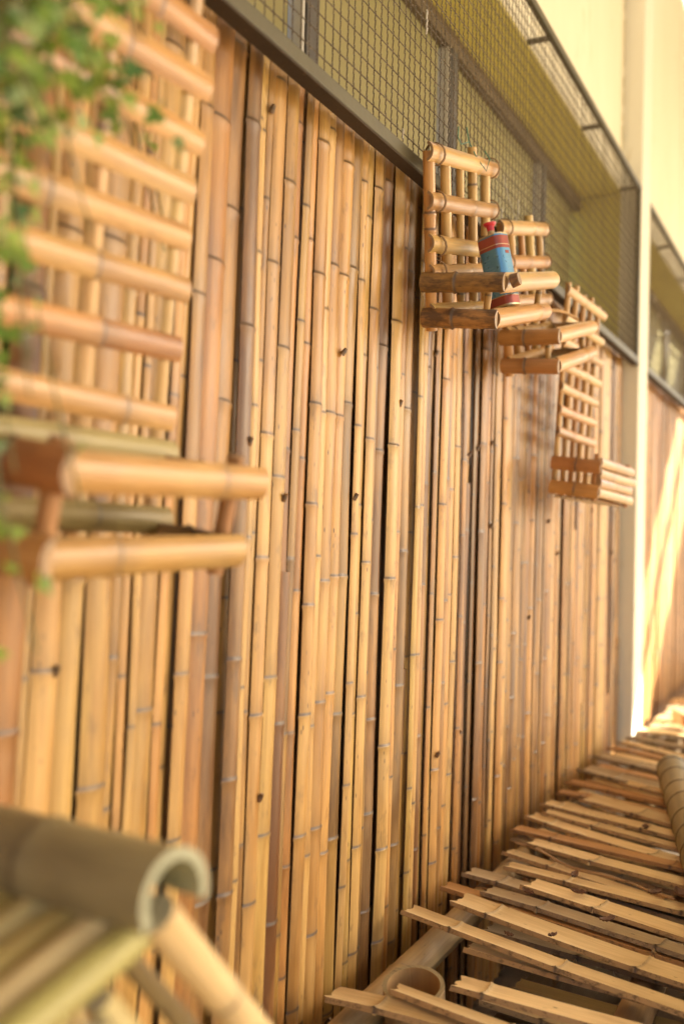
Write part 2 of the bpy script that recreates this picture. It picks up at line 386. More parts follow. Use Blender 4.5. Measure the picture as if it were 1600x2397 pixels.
# ------------------------------------------------------------------ wire mesh screens
def screen(x0, x1, label, pv, fine):
    t = thing('mesh_screen', label, 'window screen', (0, 0, 0))
    y = -.045
    boxobj('bottom_bar', M['bar'], t, ((x0, y-.012, ZB+.004), (x1, y+.020, ZB+.036)), bevel=.003)
    boxobj('bar_shade_strip', M['under_shade'], t, ((x0, y-.0125, ZB-.002), (x1, y+.022, ZB+.0035)), bevel=.0015)  # thin strip whose dark colour paints the shade under the bar
    boxobj('top_bar', M['bar'], t, ((x0, y-.01, ZT-.012), (x1, y+.012, ZT+.012)), bevel=.003)
    for x in (x0+.012, x1-.012):
        boxobj('end_post', M['bar'], t, ((x-.011, y-.009, ZB+.042), (x+.011, y+.011, ZT-.012)), bevel=.003)
    k = int((x1-x0)/.75)
    for i in range(k):
        x = x1-.03-i*.79
        if x > x0: boxobj('strut', M['bar'], t, ((x-.008, y+.012, ZT-.008), (x+.008, .0395, ZT+.008)), bevel=.002)
    ph = .039; pitch = .0315; m = MB()
    z0, z1 = ZB+.042, ZT-.012
    nv = int((x1-x0-.04)/pitch)
    for i in range(nv):                                     # upright wires
        x = x0+.03+i*pitch+random.gauss(0, .0012); f = random.random()*6; pts = []; lean = random.gauss(0, .004)
        nz = int((z1-z0)/(ph/2)*(6 if fine else 4))
        for j in range(nz+1):
            z = z0+(z1-z0)*j/nz; s = math.sin(2*math.pi*z/(ph/2)+1.2)
            pts.append((x+lean*(j/nz)+.0048*s, y-.002+.003*s, z))
        rods(m, pts, .0016, 4)
        if random.random() < (.3 if 2.0 < x < 3.0 else .06):                           # runs of old white paint
            a = random.randint(0, nz//2); wm = MB(); rods(wm, pts[a:a+random.randint(6, 20)], .0026, 5); wm.build('paint_drip', M['wirewhite'], t, angle=80)
    nh = int((z1-z0)/ph)
    for i in range(1, nh+1):
        z = z0+i*ph-.012+random.gauss(0, .001); n_ = int((x1-x0)/(pitch/2)*(5 if fine else 4)); pts = []
        for j in range(n_+1):
            x = x0+(x1-x0)*j/n_; s = math.sin(2*math.pi*x/(pitch/2.0)+.7)
            pts.append((x, y+.002+.003*s, z+.0042*s))
        rods(m, pts, .0015, 4)
    m.build('netting', M['wire'], t, angle=80)
    return t
screen(-.6, 4.895, 'dark crimped wire mesh screen over the near window, above the racks', .04, True)
screen(5.13, 9.9, 'blurred wire mesh screen of the far bay beyond the cream pillar', .04, False)

# ------------------------------------------------------------------ bamboo cladding
def cladding(x0, x1, label, mat, ztop, gaps, near):
    t = thing('bamboo_wall', label, 'wall')
    m = MB(); x = x0; tone_drift = .5
    while x < x1-.02:
        wd = random.choice((random.uniform(.034, .055), random.uniform(.036, .048), random.uniform(.020, .032)))
        if x < 1.5 and near: wd *= 1.15
        if x+wd > x1: wd = max(.02, x1-x-.002)
        gap = 0
        for gx, gw in gaps:
            if x < gx < x+wd: wd = max(.02, gx-x); gap = gw
        lean = (.042*math.exp(-max(0, x-1)/1.6) if near else .0)+random.gauss(0, .0016)
        if x > x1-.35: lean = 0
        xc = x+wd/2; yb = random.choice((random.uniform(.017, .024), random.uniform(.012, .029))); H = ztop
        ha = R(random.uniform(28, 46) if near else random.uniform(14, 24)); rad = (wd*1.03+.0025)/2/math.sin(ha)
        tone_drift = .6*tone_drift+.4*random.gauss(.5, .25); tn = min(1, max(0, tone_drift+random.gauss(0, .27)))
        xo = -lean*(E+.1)
        def X(z): return xc+xo+lean*z
        r = random.random()
        tap = random.choice((1, 1, .97, 1.04, .95))
        if r < .14:                                        # two pieces meet part way up, one lapped over the other
            zm = random.uniform(.5, ztop-.15)
            split(m, (X(0), yb, .015), (X(zm), yb, zm), (0, -1, 0), rad, ha, .005, rnodes(zm), tn, random.choice((.8, .95)), random.gauss(0, .004), random.gauss(0, .003), n=9, wob=.0008)
            tn2 = min(1, max(0, random.gauss(.5, .22)))
            split(m, (X(zm-.06), yb+.008, zm-.06), (X(H), yb+.008, H), (0, -1, 0), rad*.9, ha, .005, rnodes(H-zm), tn2, 1, random.gauss(0, .003), random.gauss(0, .002), n=9, wob=.0008)
        elif r < .24:                                      # a culm split lengthwise in two thin laths
            d = wd*.27
            for s in (-1, 1):
                split(m, (X(0)+s*d, yb, .015), (X(H)+s*d*.9, yb+random.uniform(-.004, .004), H), (0, -1, 0), rad*.54, ha, .004, rnodes(H), min(1, max(0, tn+random.gauss(0, .12))), tap, random.gauss(0, .003), s*.001, n=7, wob=.001)
        else:
            split(m, (X(0), yb, .015), (X(H), yb, H), (0, -1, 0), rad, ha, .005, rnodes(H), tn, tap, random.gauss(0, .004), random.gauss(0, .0035), n=9, wob=.0009)
        if near and random.random() < .38:                 # bud stub at a node
            z = random.uniform(.3, ztop-.1); c = Vector((X(z)+random.choice((-1, 1))*wd*.3, yb-rad*(1-math.cos(ha))+.002, z))
            culm(m, c, c+Vector((random.uniform(-.004, .004), -.009, .013)), .0065, .004, tone=.0, n=7, nodes=[.5])
        x += wd+gap+random.choice((-.003, -.002, -.001, 0, .001))-.0005
    x = x0
    while x < x1-.05:                                      # a second layer of flat laths behind the seams
        wd = random.uniform(.036, .05)
        if not any(x < gx+.01 < x+wd and gw > .01 for gx, gw in gaps):
            lean = .042*math.exp(-max(0, x-1)/1.6) if near and x < x1-.35 else 0
            split(m, (x+wd/2-lean*1.5, .0385, .015), (x+wd/2+lean*(ztop-1.5), .0385, ztop), (0, -1, 0), wd*.515/math.sin(R(17)), R(17), .004, rnodes(ztop), min(1, max(0, random.gauss(.4, .2))), n=5, step=.3)
        x += wd
    m.build('slat_panel', M[mat], t, angle=50)
    boxobj('backing_board', M['backing'], t, ((x0, .0425, .01), (x1, .0448, ztop-.02)))
    return t
cladding(-.5, 4.893, 'wall cladding of upright split bamboo below the mesh, behind the four racks', 'wall', ZB+.06, [(1.0, .011), (1.11, .012), (1.29, .011), (1.62, .004), (2.47, .014), (2.95, .003)], True)
cladding(5.135, 12.98, 'orange bamboo wall cladding beyond the pillar, crossed by a streak of sun', 'wall2', ZB+.06, [(5.9, .01)], False)

# ------------------------------------------------------------------ hanging racks
def rack(name, label, X, Z, yaw, lean, roll, sh, W, group='bamboo hanging racks on the wall'):
    d = Vector((math.cos(yaw), -math.sin(yaw), 0)); o = Vector((-math.sin(yaw), -math.cos(yaw), 0)); z = Vector((0, 0, 1))
    z2 = math.cos(lean)*z+math.sin(lean)*o; o2 = math.cos(lean)*o-math.sin(lean)*z
    d2 = math.cos(roll)*d+math.sin(roll)*z2; z3 = math.cos(roll)*z2-math.sin(roll)*d
    t = thing(name, label, 'rack', group=group)
    t.matrix_world = Matrix(((d2.x, -o2.x, z3.x, X), (d2.y, -o2.y, z3.y, -.05), (d2.z, -o2.z, z3.z, E+Z), (0, 0, 0, 1)))
    def L(x, oo, zz): return Vector((x+sh*zz, -oo, zz))
    return t, L
def strip(parent, nm, mat, P0, P1, out, rad, ha, th, nodes=(), tone=.5, **k):
    m = MB(); split(m, P0, P1, out, rad, R(ha), th, nodes, tone, **k); return m.build(nm, M[mat], parent, angle=50)
def tube(parent, nm, mat, P0, P1, r0, r1=None, nodes=(), tone=.5, **k):
    m = MB(); culm(m, P0, P1, r0, r1, nodes, tone, **k); return m.build(nm, M[mat], parent, angle=50)
FR = Vector((0, -1, 0)); UPV = Vector((0, 0, 1))

def lashing(parent, L, x, z, rr):
    m = MB()
    for k in (-.0035, 0, .0035):
        rods(m, [L(x+k+.001*math.sin(i), .012+rr*math.cos(6.2832*i/14), z+rr*1.02*math.sin(6.2832*i/14)) for i in range(15)], .0013, 5)
    m.build('lashing', M['cord'], parent, angle=80)
# -- the long near rack
t, L = rack('bamboo_rack', 'long blurred bamboo rack with many crosspieces behind the green vine', .789, -.012, R(1.6), R(8.4), R(1.0), -.065, .376)
W = .376
for i, fx in enumerate((.05, .20, .352)):
    strip(t, 'upright', 'rack', L(fx, .004, -.03), L(fx, .004, .86), FR, .016, 60, .004, rnodes(.9), .45+.1*random.random(), tap=.95)
for zc in (.172, .26, .34, .41, .478, .548, .618, .69, .76):
    a = random.uniform(-.006, .006)
    strip(t, 'crosspiece', 'rack', L(-.02, .014, zc+a), L(W-.004+.02*(zc-.17)+random.uniform(-.01, .008), .014, zc-a), FR, .036, 33, .006, [random.uniform(.3, .8)], random.uniform(.3, .6), tap=random.uniform(.86, 1))
strip(t, 'crosspiece', 'rack_grey', L(0, .018, .122), L(W, .018, .118), FR, .023, 58, .006, [.4], .6)
strip(t, 'crosspiece', 'rack_grey', L(0, .018, .03), L(W, .018, .02), FR, .023, 58, .006, [.6], .3)
BD, BB = .182, .163
for (zz, dep, m0) in ((.095, BD, .0), (-.0, BB, .0)):
    strip(t, 'front_rail', 'rack', L(-.004, dep, zz), L(W-.018 if zz > .05 else W-.026, dep+.004, zz+.004), FR, .0275, 56, .007, [.74] if zz > .05 else [.3], .5, tap=.95, plug=True)
    strip(t, 'side_rail', 'rack_red' if zz > .05 else 'rack', L(-.004, .01, zz), L(-.004, dep+.014, zz+.002), Vector((-1, 0, 0)), .027, 70, .007, [.55], .55, plug=True)
    strip(t, 'side_rail', 'rack', L(W-.03, .01, zz), L(W-.03, dep-.004, zz), Vector((1, 0, 0)), .022, 66, .006, [.5], .4)
for x in (.012, W-.045):
    tube(t, 'corner_post', 'rack_red', L(x, BB-.022, -.03), L(x, BD-.024, .13), .0115, tone=.5)
for oo in (.045, .078, .112, .142):
    strip(t, 'floor_slat', 'rack_grey', L(.004, oo, -.006+random.uniform(-.003, .003)), L(W, oo, -.006), UPV, .018, 58, .005, [.4], .3)

def small_rack(label, X, Z, yaw, lean, roll, sh, W, H, a, b, ab, frontmat, sidemat, lowside, zs, dia=.0235, knot=False):
    t, L = rack('bamboo_rack', label, X, Z, yaw, lean, roll, sh, W)
    for i in range(5):
        fx = W*(.06+.215*i)+random.uniform(-.006, .006); top = H+(.014 if i == 3 else random.uniform(-.022, -.008))
        nd = sorted(random.uniform(.2, .8) for _ in range(2))
        tube(t, 'upright', 'rack', L(fx+random.uniform(-.004, .004), .004, -.012), L(fx, .004, top), .0115*random.uniform(.85, 1.25), None, nd, random.uniform(.5, .9), amp=.16, n=12)
    for k, zc in enumerate(zs):
        s = random.uniform(-.005, .005)
        strip(t, 'crosspiece', 'rack', L(-.012, .0135, zc-s), L(W+.012, .0135, zc+s), FR, dia, 68, .006, [random.uniform(.55, .75)] if k != 2 else [], random.uniform(.35, .65), tap=random.uniform(.8, .92))
    for zc in zs[:4]:
        for fx in (.06, .92): lashing(t, L, W*fx+.012, zc, .0245)
    for (zz, dep, up_) in ((b-.021, a, 1), (.021, ab, 0)):
        strip(t, 'front_rail', frontmat, L(.018, dep-.012, zz), L(W+.012, dep-.014, zz+.004), FR, .0245, 76, .006, [.80] if not up_ else [], .85 if up_ else .55, tap=.93, plug=True)
        strip(t, 'side_rail', sidemat if up_ else lowside, L(-.008, -.006, zz-.001), L(-.008, dep+.01, zz), Vector((-1, 0, 0)), .0235, 80, .006, [.42], .5, tap=.95, plug=True)
        strip(t, 'side_rail', 'rack', L(W-.004, .0, zz), L(W-.004, dep-.016, zz), Vector((1, 0, 0)), .02, 70, .005, [.5], .6)
    if knot:
        tube(t, 'knot', 'rack_dark', L(.028, a+.012, b-.018), L(.03, a+.03, b-.012), .0165, .0145, tone=.0, n=12)
    for x in (.022, W-.02):
        tube(t, 'corner_post', 'rack', L(x, ab-.035, .0), L(x, a-.035, b), .0085, None, [.6], .5, n=10)
    for q in range(4):
        oo = .03+(ab-.07)*q/3
        strip(t, 'floor_slat', 'rack_grey', L(.002, oo, .012), L(W-.004, oo, .013), UPV, .015, 60, .004, [.5], .5)
    return t, L
t2, L2 = small_rack('bamboo rack holding the blue can, brown stained rails on its basket', 2.211, .504, R(1.4), R(6.5), R(13.5), -.124, .406, .415, .189, .125, .171,
                    'rack', 'rack_dark', 'rack_dark', (.388, .285, .185, .128, .03), knot=True)
t3, L3 = small_rack('small blurred bamboo rack with reddish basket sides, beside the blue can', 2.829, .488, R(3.1), R(4.0), R(14.5), -.161, .367, .437, .163, .125, .157,
                    'rack', 'rack_red', 'rack_red', (.410, .315, .20, .11, .03))
m = MB(); rods(m, [L2(.30, .03, .42), L2(.295, .045, .40), L2(.285, .04, .372), L2(.275, .02, .40), L2(.27, -.0, .44), L2(.275, -.008, .475)], .0016)
rods(m, [L2(.27, -.0, .44), L2(.23, -.004, .43), L2(.21, -.004, .445), L2(.22, -.006, .47)], .0014)
m.build('tie_wire', M['greywire'], t2)
m = MB(); rods(m, [L3(.12, .02, .42), L3(.16, -.02, .50), L3(.20, -.045, .565)], .0014); m.build('tie_wire', M['palewire'], t3)

# -- the long far rack
t, L = rack('bamboo_rack', 'long far bamboo rack nearest the pillar with a plank sided basket', 3.345, .156, R(3.4), R(5.8), R(-1.0), -.163, .407)
W = .43
for i in range(5):
    tube(t, 'upright', 'rack', L(.03+.088*i, .004, -.0), L(.03+.088*i, .004, .70+.01*(i % 2)), .010, None, [.3, .7], .55, n=10)
for zc in (.21, .283, .356, .43, .505, .58, .672):
    strip(t, 'crosspiece', 'rack', L(-.01, .013, zc), L(W+random.uniform(-.01, .02), .013, zc+.004), FR, .019, 66, .005, [random.uniform(.3, .7)], random.uniform(.5, .8), tap=.93)
for zz in (.105, .022):
    strip(t, 'side_rail', 'rack_red' if zz > .05 else 'rack', L(-.006, .0, zz), L(-.006, .17, zz-.003), Vector((-1, 0, 0)), .034, 42, .006, [.5], .5)
for zz in (.118, .083, .05, .017):
    strip(t, 'front_rail', 'rack', L(.0, .168, zz), L(W+.02, .162+random.uniform(-.01, .012), zz+random.uniform(-.006, .004)), FR, .023, 42, .005, [random.uniform(.2, .8)], random.uniform(.3, .7))
    strip(t, 'side_rail', 'rack', L(W, .01, zz), L(W, .158, zz), Vector((1, 0, 0)), .023, 42, .005, (), .5)
for x in (.012, W-.015): tube(t, 'corner_post', 'rack_red', L(x, .15, -.01), L(x, .15, .145), .010, n=10)
for q in range(4): strip(t, 'floor_slat', 'rack', L(.002, .03+.036*q, -.008), L(W, .03+.036*q, -.008), UPV, .02, 46, .005, [.5], .4)

# -- cane in the second small rack
m = MB(); rods(m, [t3.matrix_world @ L3(.05+.28*i/8, .05+.07*i/8, .135+.035*math.sin(math.pi*i/8)) for i in range(9)], .005, 8)
tag(m.build('cane', M['rack']), 'thin curved cane lying in the small blurred rack', 'cane')

# ------------------------------------------------------------------ blue can
B0 = Vector((2.358, -.196, E+.568)); B1 = Vector((2.342, -.163, E+.742))
zc = (B1-B0).normalized(); xc = Vector((-.34, -.94, 0)); xc = (xc-zc*xc.dot(zc)).normalized(); yc = zc.cross(xc)
can = thing('oil_can', 'blue tin can with red bands and red spout standing in the rack basket', 'can')
can.matrix_world = Matrix(((xc.x, yc.x, zc.x, B0.x), (xc.y, yc.y, zc.y, B0.y), (xc.z, yc.z, zc.z, B0.z), (0, 0, 0, 1)))
def rrect(w_, d_, r, n=5):
    out = []
    for cx, cy, a0 in ((w_/2-r, d_/2-r, 0), (-w_/2+r, d_/2-r, 90), (-w_/2+r, -d_/2+r, 180), (w_/2-r, -d_/2+r, 270)):
        for i in range(n+1):
            a = R(a0+90*i/n); out.append((cx+r*math.cos(a), cy+r*math.sin(a)))
    return out
def prism(nm, mat, parent, levels, capb=True, capt=True):
    m = MB(); rows = []
    for (w_, d_, r, z) in levels: rows.append([m.vert((x, y, z)) for x, y in rrect(w_, d_, r)])
    for a, b in zip(rows, rows[1:]):
        for i in range(len(a)): j = (i+1) % len(a); m.f.append([a[i], a[j], b[j], b[i]])
    if capb: m.f.append(rows[0][::-1])
    if capt: m.f.append(rows[-1])
    return m.build(nm, M[mat], parent, angle=45)
CW, CD, CH = .070, .054, .178
prism('body', 'blue', can, [(CW, CD, .018, .0), (CW, CD, .018, CH)])
prism('bottom_band', 'bandred', can, [(CW+.001, CD+.001, .0185, .002), (CW+.001, CD+.001, .0185, .022)])
prism('bottom_line', 'tin', can, [(CW+.0008, CD+.0008, .0184, .022), (CW+.0008, CD+.0008, .0184, .024)])
tb = prism('top_band', 'bandred', can, [(CW+.001, CD+.001, .0185, CH-.038), (CW+.001, CD+.001, .0185, CH-.007)])
prism('top_line', 'tin', can, [(CW+.0014, CD+.0014, .0187, CH-.030), (CW+.0014, CD+.0014, .0187, CH-.0285)])
prism('rim', 'tin', can, [(CW-.001, CD-.001, .0178, CH-.004), (CW+.0015, CD+.0015, .0188, CH-.003), (CW+.0015, CD+.0015, .0188, CH), (CW-.004, CD-.004, .017, CH), (CW-.008, CD-.008, .016, CH+.001), (.03, .026, .01, CH+.004)])
prism('base_rim', 'tin', can, [(CW+.002, CD+.002, .019, -.002), (CW+.002, CD+.002, .019, .002)])
tube(can, 'spout', 'pole', (0, 0, CH+.002), (0, 0, CH+.016), .010, .008, tone=.9, n=14)
cap = MB()
for r, z in ((.009, CH+.014), (.0095, CH+.026), (.012, CH+.0265), (.016, CH+.031), (.0165, CH+.034), (.009, CH+.0335)):
    cap.v += [(r*math.cos(6.2832*i/18), r*math.sin(6.2832*i/18), z) for i in range(18)]
for q in range(5):
    for i in range(18): cap.f.append([q*18+i, q*18+(i+1) % 18, (q+1)*18+(i+1) % 18, (q+1)*18+i])
cap.f.append([5*18+i for i in range(18)]); cap.build('cap', M['red'], can)
for side in range(2):                                        # rows of tiny faded print, too small to read
    m = MB()
    for i in range(11):
        z = CH-.060-i*.0075
        if side == 0:
            a = -.019; wd = random.uniform(.012, .036); m.box((a, -CD/2-.0006, z), (a+wd, -CD/2+.0003, z+.0018))
        else:
            a = -.008; wd = random.uniform(.006, .017); m.box((CW/2-.0003, a, z), (CW/2+.0005, a+wd, z+.0016))
    m.build('print', M['print'], can)
m = MB(); m.box((CW/2-.0003, -.006, CH-.052), (CW/2+.0008, .007, CH-.045)); m.build('emblem', M['bandred'], can)

# ------------------------------------------------------------------ bed of loose split bamboo
ZS = E-.90
bed = thing('bamboo_bench', 'low bamboo bench frame of long poles under the loose slats beside the wall', 'bench')
tube(bed, 'wall_pole', 'pole', (1.35, -.105, ZS-.062), (4.75, -.10, ZS-.062), .036, .033, rnodes(3.4, .3, .45), .55, amp=.08)
tube(bed, 'middle_pole', 'pole', (1.95, -.58, ZS-.07), (4.75, -.56, ZS-.07), .036, None, rnodes(2.8, .3, .45), .35, amp=.08)
tube(bed, 'outer_pole', 'pole', (1.5, -1.22, ZS-.062), (4.75, -1.22, ZS-.062), .036, None, rnodes(3.2, .3, .45), .45, amp=.08)
tube(bed, 'leg', 'pole', (1.96, -.195, 0), (1.836, -.205, ZS+.018), .062, .061, [.35, .75], .35, open1=True, th=.0085, n=28)
for x, y in ((4.6, -.16), (1.95, -1.12), (4.6, -1.12), (3.3, -.16)): tube(bed, 'leg', 'pole', (x, y, 0), (x, y, ZS-.10), .05, None, [.4, .8], .4)
for x in (1.72, 3.2, 4.55): tube(bed, 'crossbar', 'pole', (x, -.05, ZS-.132), (x, -1.3, ZS-.132), .030, None, rnodes(1.25), .4)
tube(bed, 'stay', 'pole', (2.62, -.30, 0), (2.60, -.29, ZS-.14), .012, .010, [.5], .5)

for i, (a, b) in enumerate((((1.47, -1.262, .03), (4.72, -1.245, ZS-.10)), ((1.62, -1.24, .03), (1.638, -.06, ZS-.17)), ((4.70, -1.24, .03), (4.716, -.06, ZS-.17)))):
    boxobj('shade_panel', M['darkwood'], bed, (a, b))  # unseen panels added to keep light out from under the bench
SL = [(1.752, -.069, -2.6, .0, 'a', .055), (1.788, -.188, -10.1, .020, 'a', .036), (1.905, -.268, -3, .006, 'a', .056), (2.123, -.219, -9.2, -.012, 'a', .045),
      (2.19, -.045, -16, .016, 'a', .052), (2.151, -.317, -4.2, -.085, 'd', .055), (2.291, -.207, -11.9, -.030, 'g', .055), (2.322, -.118, -14.2, .012, 'a', .075), (2.445, -.035, -14.8, -.008, 'o', .05),
      (2.451, -.149, -17.4, .002, 'g', .055), (2.596, -.05, -13.2, -.010, 'g', .06), (2.514, -.241, -18.6, .014, 'a', .07), (2.673, -.134, -13.2, -.004, 'a', .05), (2.796, -.099, -21.4, -.004, 'a', .045),
      (2.893, -.135, -19.7, .002, 'a', .06), (3.03, -.045, -13.6, -.006, 'o', .055), (2.996, -.06, -18.4, -.022, 'g', .045), (3.189, -.05, -22.1, -.003, 'a', .06), (3.22, -.09, -20.4, .008, 'a', .05),
      (3.35, -.055, -18.9, .002, 'a', .065), (3.552, -.05, -16.4, -.008, 'o', .05), (3.463, -.167, -22.5, .010, 'a', .09), (3.72, -.045, -20.7, -.004, 'o', .06), (3.95, -.045, -18.8, .0, 'g', .10),
      (3.74, -.242, -24.6, .012, 'a', .06), (4.22, -.045, -19.8, 0, 'g', .08), (4.55, -.075, -27.3, .0, 'a', .06), (4.42, -.05, -23.9, -.005, 'o', .055), (4.66, -.09, -22, .004, 'g', .06)]
DESC = ['pale split bamboo slat at the very front of the bench, ending near the wall pole',
        'split bamboo slat lying over the rim of the hollow bamboo leg',
        'broad pale slat just behind the hollow leg, knobbly joint midway along',
        'pale slat with speckled edge tucked under the long bent slat',
        'long bent pale slat crossing above the dark gap, speckled along its edge',
        'dark olive slat lying lowest in the shaded gap of the bench',
        'greyish slat with two joints lying under the long bent slat',
        'broad bright slat with a cream splintered joint near its wall end',
        'narrow orange slat poking out toward the wall behind the splintered joint',
        'speckled grey slat carrying two curled brown leaves',
        'purplish grey slat whose blunt end sticks out farthest over the wall pole',
        'broad bright slat lying on top of the purplish grey slat',
        'pale slat just behind the purplish grey slat, holding a curled leaf',
        'splintered slat with a peeling pale fibre along its top',
        'clean tan slat just beyond the splintered peeling slat',
        'orange brown slat lying beyond the clean tan slat',
        'short greyish slat end showing under the orange brown slat',
        'tan slat with a whitish joint just beyond the orange brown slat',
        'thin pale slat lying over the slat with the whitish joint',
        'tan slat with a dead brown leaf, in the middle depth of the bench',
        'short narrow orange slat beyond the slat with the dead leaf',
        'widest blond slat lying on top in the blurred far half of the bench',
        'narrow orange slat just beyond the widest blond slat',
        'wide grey slat in the blurred far part of the bench',
        'pale slat lying loose next to the far end of the green pole',
        'grey slat second from the sunlit end of the bench, near the wall',
        'pale slat slanting most, at the sunlit end of the bench',
        'thin orange slat between the two farthest grey slats',
        'last grey slat at the sunlit end beside the pillar']
EXTRA = [(2.0, -.30, -8, -.055, 'g', .05, 'low grey slat end under the broad slat behind the hollow leg'), (2.38, -.25, -13, -.045, 'd', .06, 'low olive slat showing between the splintered joint slat and the bent slat'),
         (2.56, -.10, -9, -.035, 'o', .04, 'low thin brown slat crossing under the purplish grey slat'), (2.72, -.16, -19, -.03, 'g', .055, 'low grey slat under the pale slat with the curled leaf'),
         (2.86, -.20, -12, -.03, 'a', .05, 'low tan slat under the splintered peeling slat'), (3.09, -.10, -24, -.02, 'a', .045, 'thin tan slat squeezed in front of the slat with the whitish joint'),
         (3.28, -.12, -15, -.025, 'g', .06, 'low grey slat under the thin pale slat'), (3.44, -.08, -24, -.018, 'a', .06, 'tan slat behind the slat with the dead brown leaf'),
         (3.62, -.09, -17, -.02, 'a', .06, 'tan slat under the wall end of the widest blond slat'), (3.85, -.10, -24, -.015, 'a', .07, 'tan slat in front of the wide grey slat'),
         (4.08, -.07, -21, -.015, 'o', .06, 'brown slat behind the wide grey slat'), (4.33, -.08, -25, -.012, 'a', .07, 'tan slat squeezed in near the sunlit end')]
SL += [e[:6] for e in EXTRA]; DESC += [e[6] for e in EXTRA]
KIND = {'a': 'slat', 'o': 'slat_orange', 'g': 'slat_grey', 'd': 'slat_dark'}
for i, ((x, y, an, dz, kd, wd), lb) in enumerate(zip(SL, DESC)):
    m = MB(); d = Vector((math.sin(R(an)), -math.cos(R(an)), 0)); Ls = random.uniform(1.1, 1.28)
    if i == 16: Ls = .45
    if i == 20: Ls = .6
    wd *= 1.10; ha = R(random.uniform(20, 30)); rad = wd/2/math.sin(ha)
    P0 = Vector((x, y, ZS+dz)); P1 = P0+d*Ls+Vector((0, 0, random.uniform(-.006, .008)))
    nd = rnodes(Ls, .24, .38, random.uniform(.05, .25))
    bw = random.uniform(-.008, .012)+(.014 if i == 4 else 0)
    split(m, P0, P1, (0, 0, -1), rad, ha, .0105, nd, random.uniform(.35, .7), random.uniform(.9, 1.1), bw, random.gauss(0, .012), amp=.05, n=9, step=.06, wob=.0022, nridge=.0035, kink=1.7, rag=.004)
    for q in ([] if i in (4, 12) else nd[:3]):               # broken remains of the inner wall at a joint
        c = P0.lerp(P1, q)+Vector((0, 0, .002)); T = (P1-P0).normalized(); S = T.cross(Vector((0, 0, 1)))
        for s in range(0, 7, 2):
            e = c+S*(wd*.36*(s-3)/3)-Vector((0, 0, bw*4*q*(1-q))); hh = random.uniform(.004, .009)
            k0 = [m.vert(e+T*a+S*b+Vector((0, 0, h)), (.4, .3*s, i, .7, .1, 1, 0)) for a, b, h in ((-.004, -.007, -.004), (.004, -.006, -.004), (.004, .007, -.004), (-.004, .006, -.004), (.001, .002, hh))]
            for aa, bb in ((0, 1), (1, 2), (2, 3), (3, 0)): m.f.append([k0[aa], k0[bb], k0[4]])
    o = m.build('bamboo_strip', M[KIND[kd]], angle=45)
    tag(o, lb, 'bamboo slat', 'loose split bamboo slats laid across the bench')
    if i == 13:
        f = MB(); pts = [P0+d*(.02+.5*q/14)+Vector((.012+.012*math.sin(q*.7), 0, .014+.016*math.exp(-q*.35)+.004*math.sin(q*.9))) for q in range(15)]
        rods(f, pts, .0035, 5); rods(f, [Vector(p_)+Vector((.008, .004, .002*math.sin(q))) for q, p_ in enumerate(pts)], .0022, 4)
        f.build('peeled_fibre', M['slat'], o)

gp = MB(); culm(gp, (3.80, -.40, ZS+.072), (1.9, -.83, ZS+.07), .056, .060, rnodes(2.0, .13, .2), .4, open0=False, amp=.05, n=24)
tag(gp.build('bamboo_pole', M['green'], angle=50), 'thick greenish bamboo pole with rings lying along on top of the slats', 'bamboo pole')

mt = Matrix.Translation((2.50, -.30, ZS-.30)) @ Matrix.Rotation(R(20), 4, 'Z') @ Matrix.Rotation(R(-52), 4, 'X')
sh = MB(); nn = 12
for i in range(nn+1):
    for j in range(2):
        x = -.30+.6*i/nn; sh.vert(mt @ Vector((x, -.22+.44*j, .006*math.sin(i*1.1))))
for i in range(nn): sh.f.append([2*i, 2*i+2, 2*i+3, 2*i+1])
o = sh.build('metal_sheet', M['sheet']); so_ = o.modifiers.new('thick', 'SOLIDIFY'); so_.thickness = .003
tag(o, 'grey metal sheet leaning in the dark gap under the bench slats', 'metal sheet')

LV = [(2.609, -.334, 'curled dead leaf lying on the pale slat behind the purplish grey slat'), (2.424, -.264, 'crumpled dark leaf near the wall end of the speckled grey slat'), (2.491, -.371, 'folded brown leaf in the middle of the broad bright slat on top'),
      (2.345, -.473, 'dark curled leaf on the speckled grey slat, farther from the wall'), (2.583, -.539, 'small bent dead leaf by the peeling fibre'), (3.153, -.418, 'round reddish dead leaf on the tan slat farther back on the bench'),
      (2.60, -.60, 'large crumpled brown leaf beside the green pole'), (2.196, -.385, 'tiny dark leaf scrap hanging over the long bent slat'), (2.15, -.30, 'reddish leaf scrap caught at the joint of the greyish slat')]
for x, y, lb in LV:
    m = MB(); sz = .022 if 'tiny' not in lb and 'scrap' not in lb else .013
    if 'large' in lb: sz = .034
    a = random.random()*6.28; nn = 8
    for i in range(nn+1):
        u = -1+2*i/nn; wdt = (1-u*u)**.7*.55
        for j in range(5):
            v = -1+.5*j; q = Vector((u*sz, v*wdt*sz*(.75), sz*(.55*v*v*wdt+.35*u*u)+.002*math.sin(9*u+5*v)))
            m.vert(Matrix.Rotation(a, 3, 'Z') @ q+Vector((x, y, ZS+.026)))
    for i in range(nn):
        for j in range(4): m.f.append([i*5+j, (i+1)*5+j, (i+1)*5+j+1, i*5+j+1])
    o = m.build('dry_leaf', M['dry'], angle=80); md = o.modifiers.new('thick', 'SOLIDIFY'); md.thickness = .0012
    tag(o, lb, 'dead leaf', 'dead leaves fallen on the bench slats')

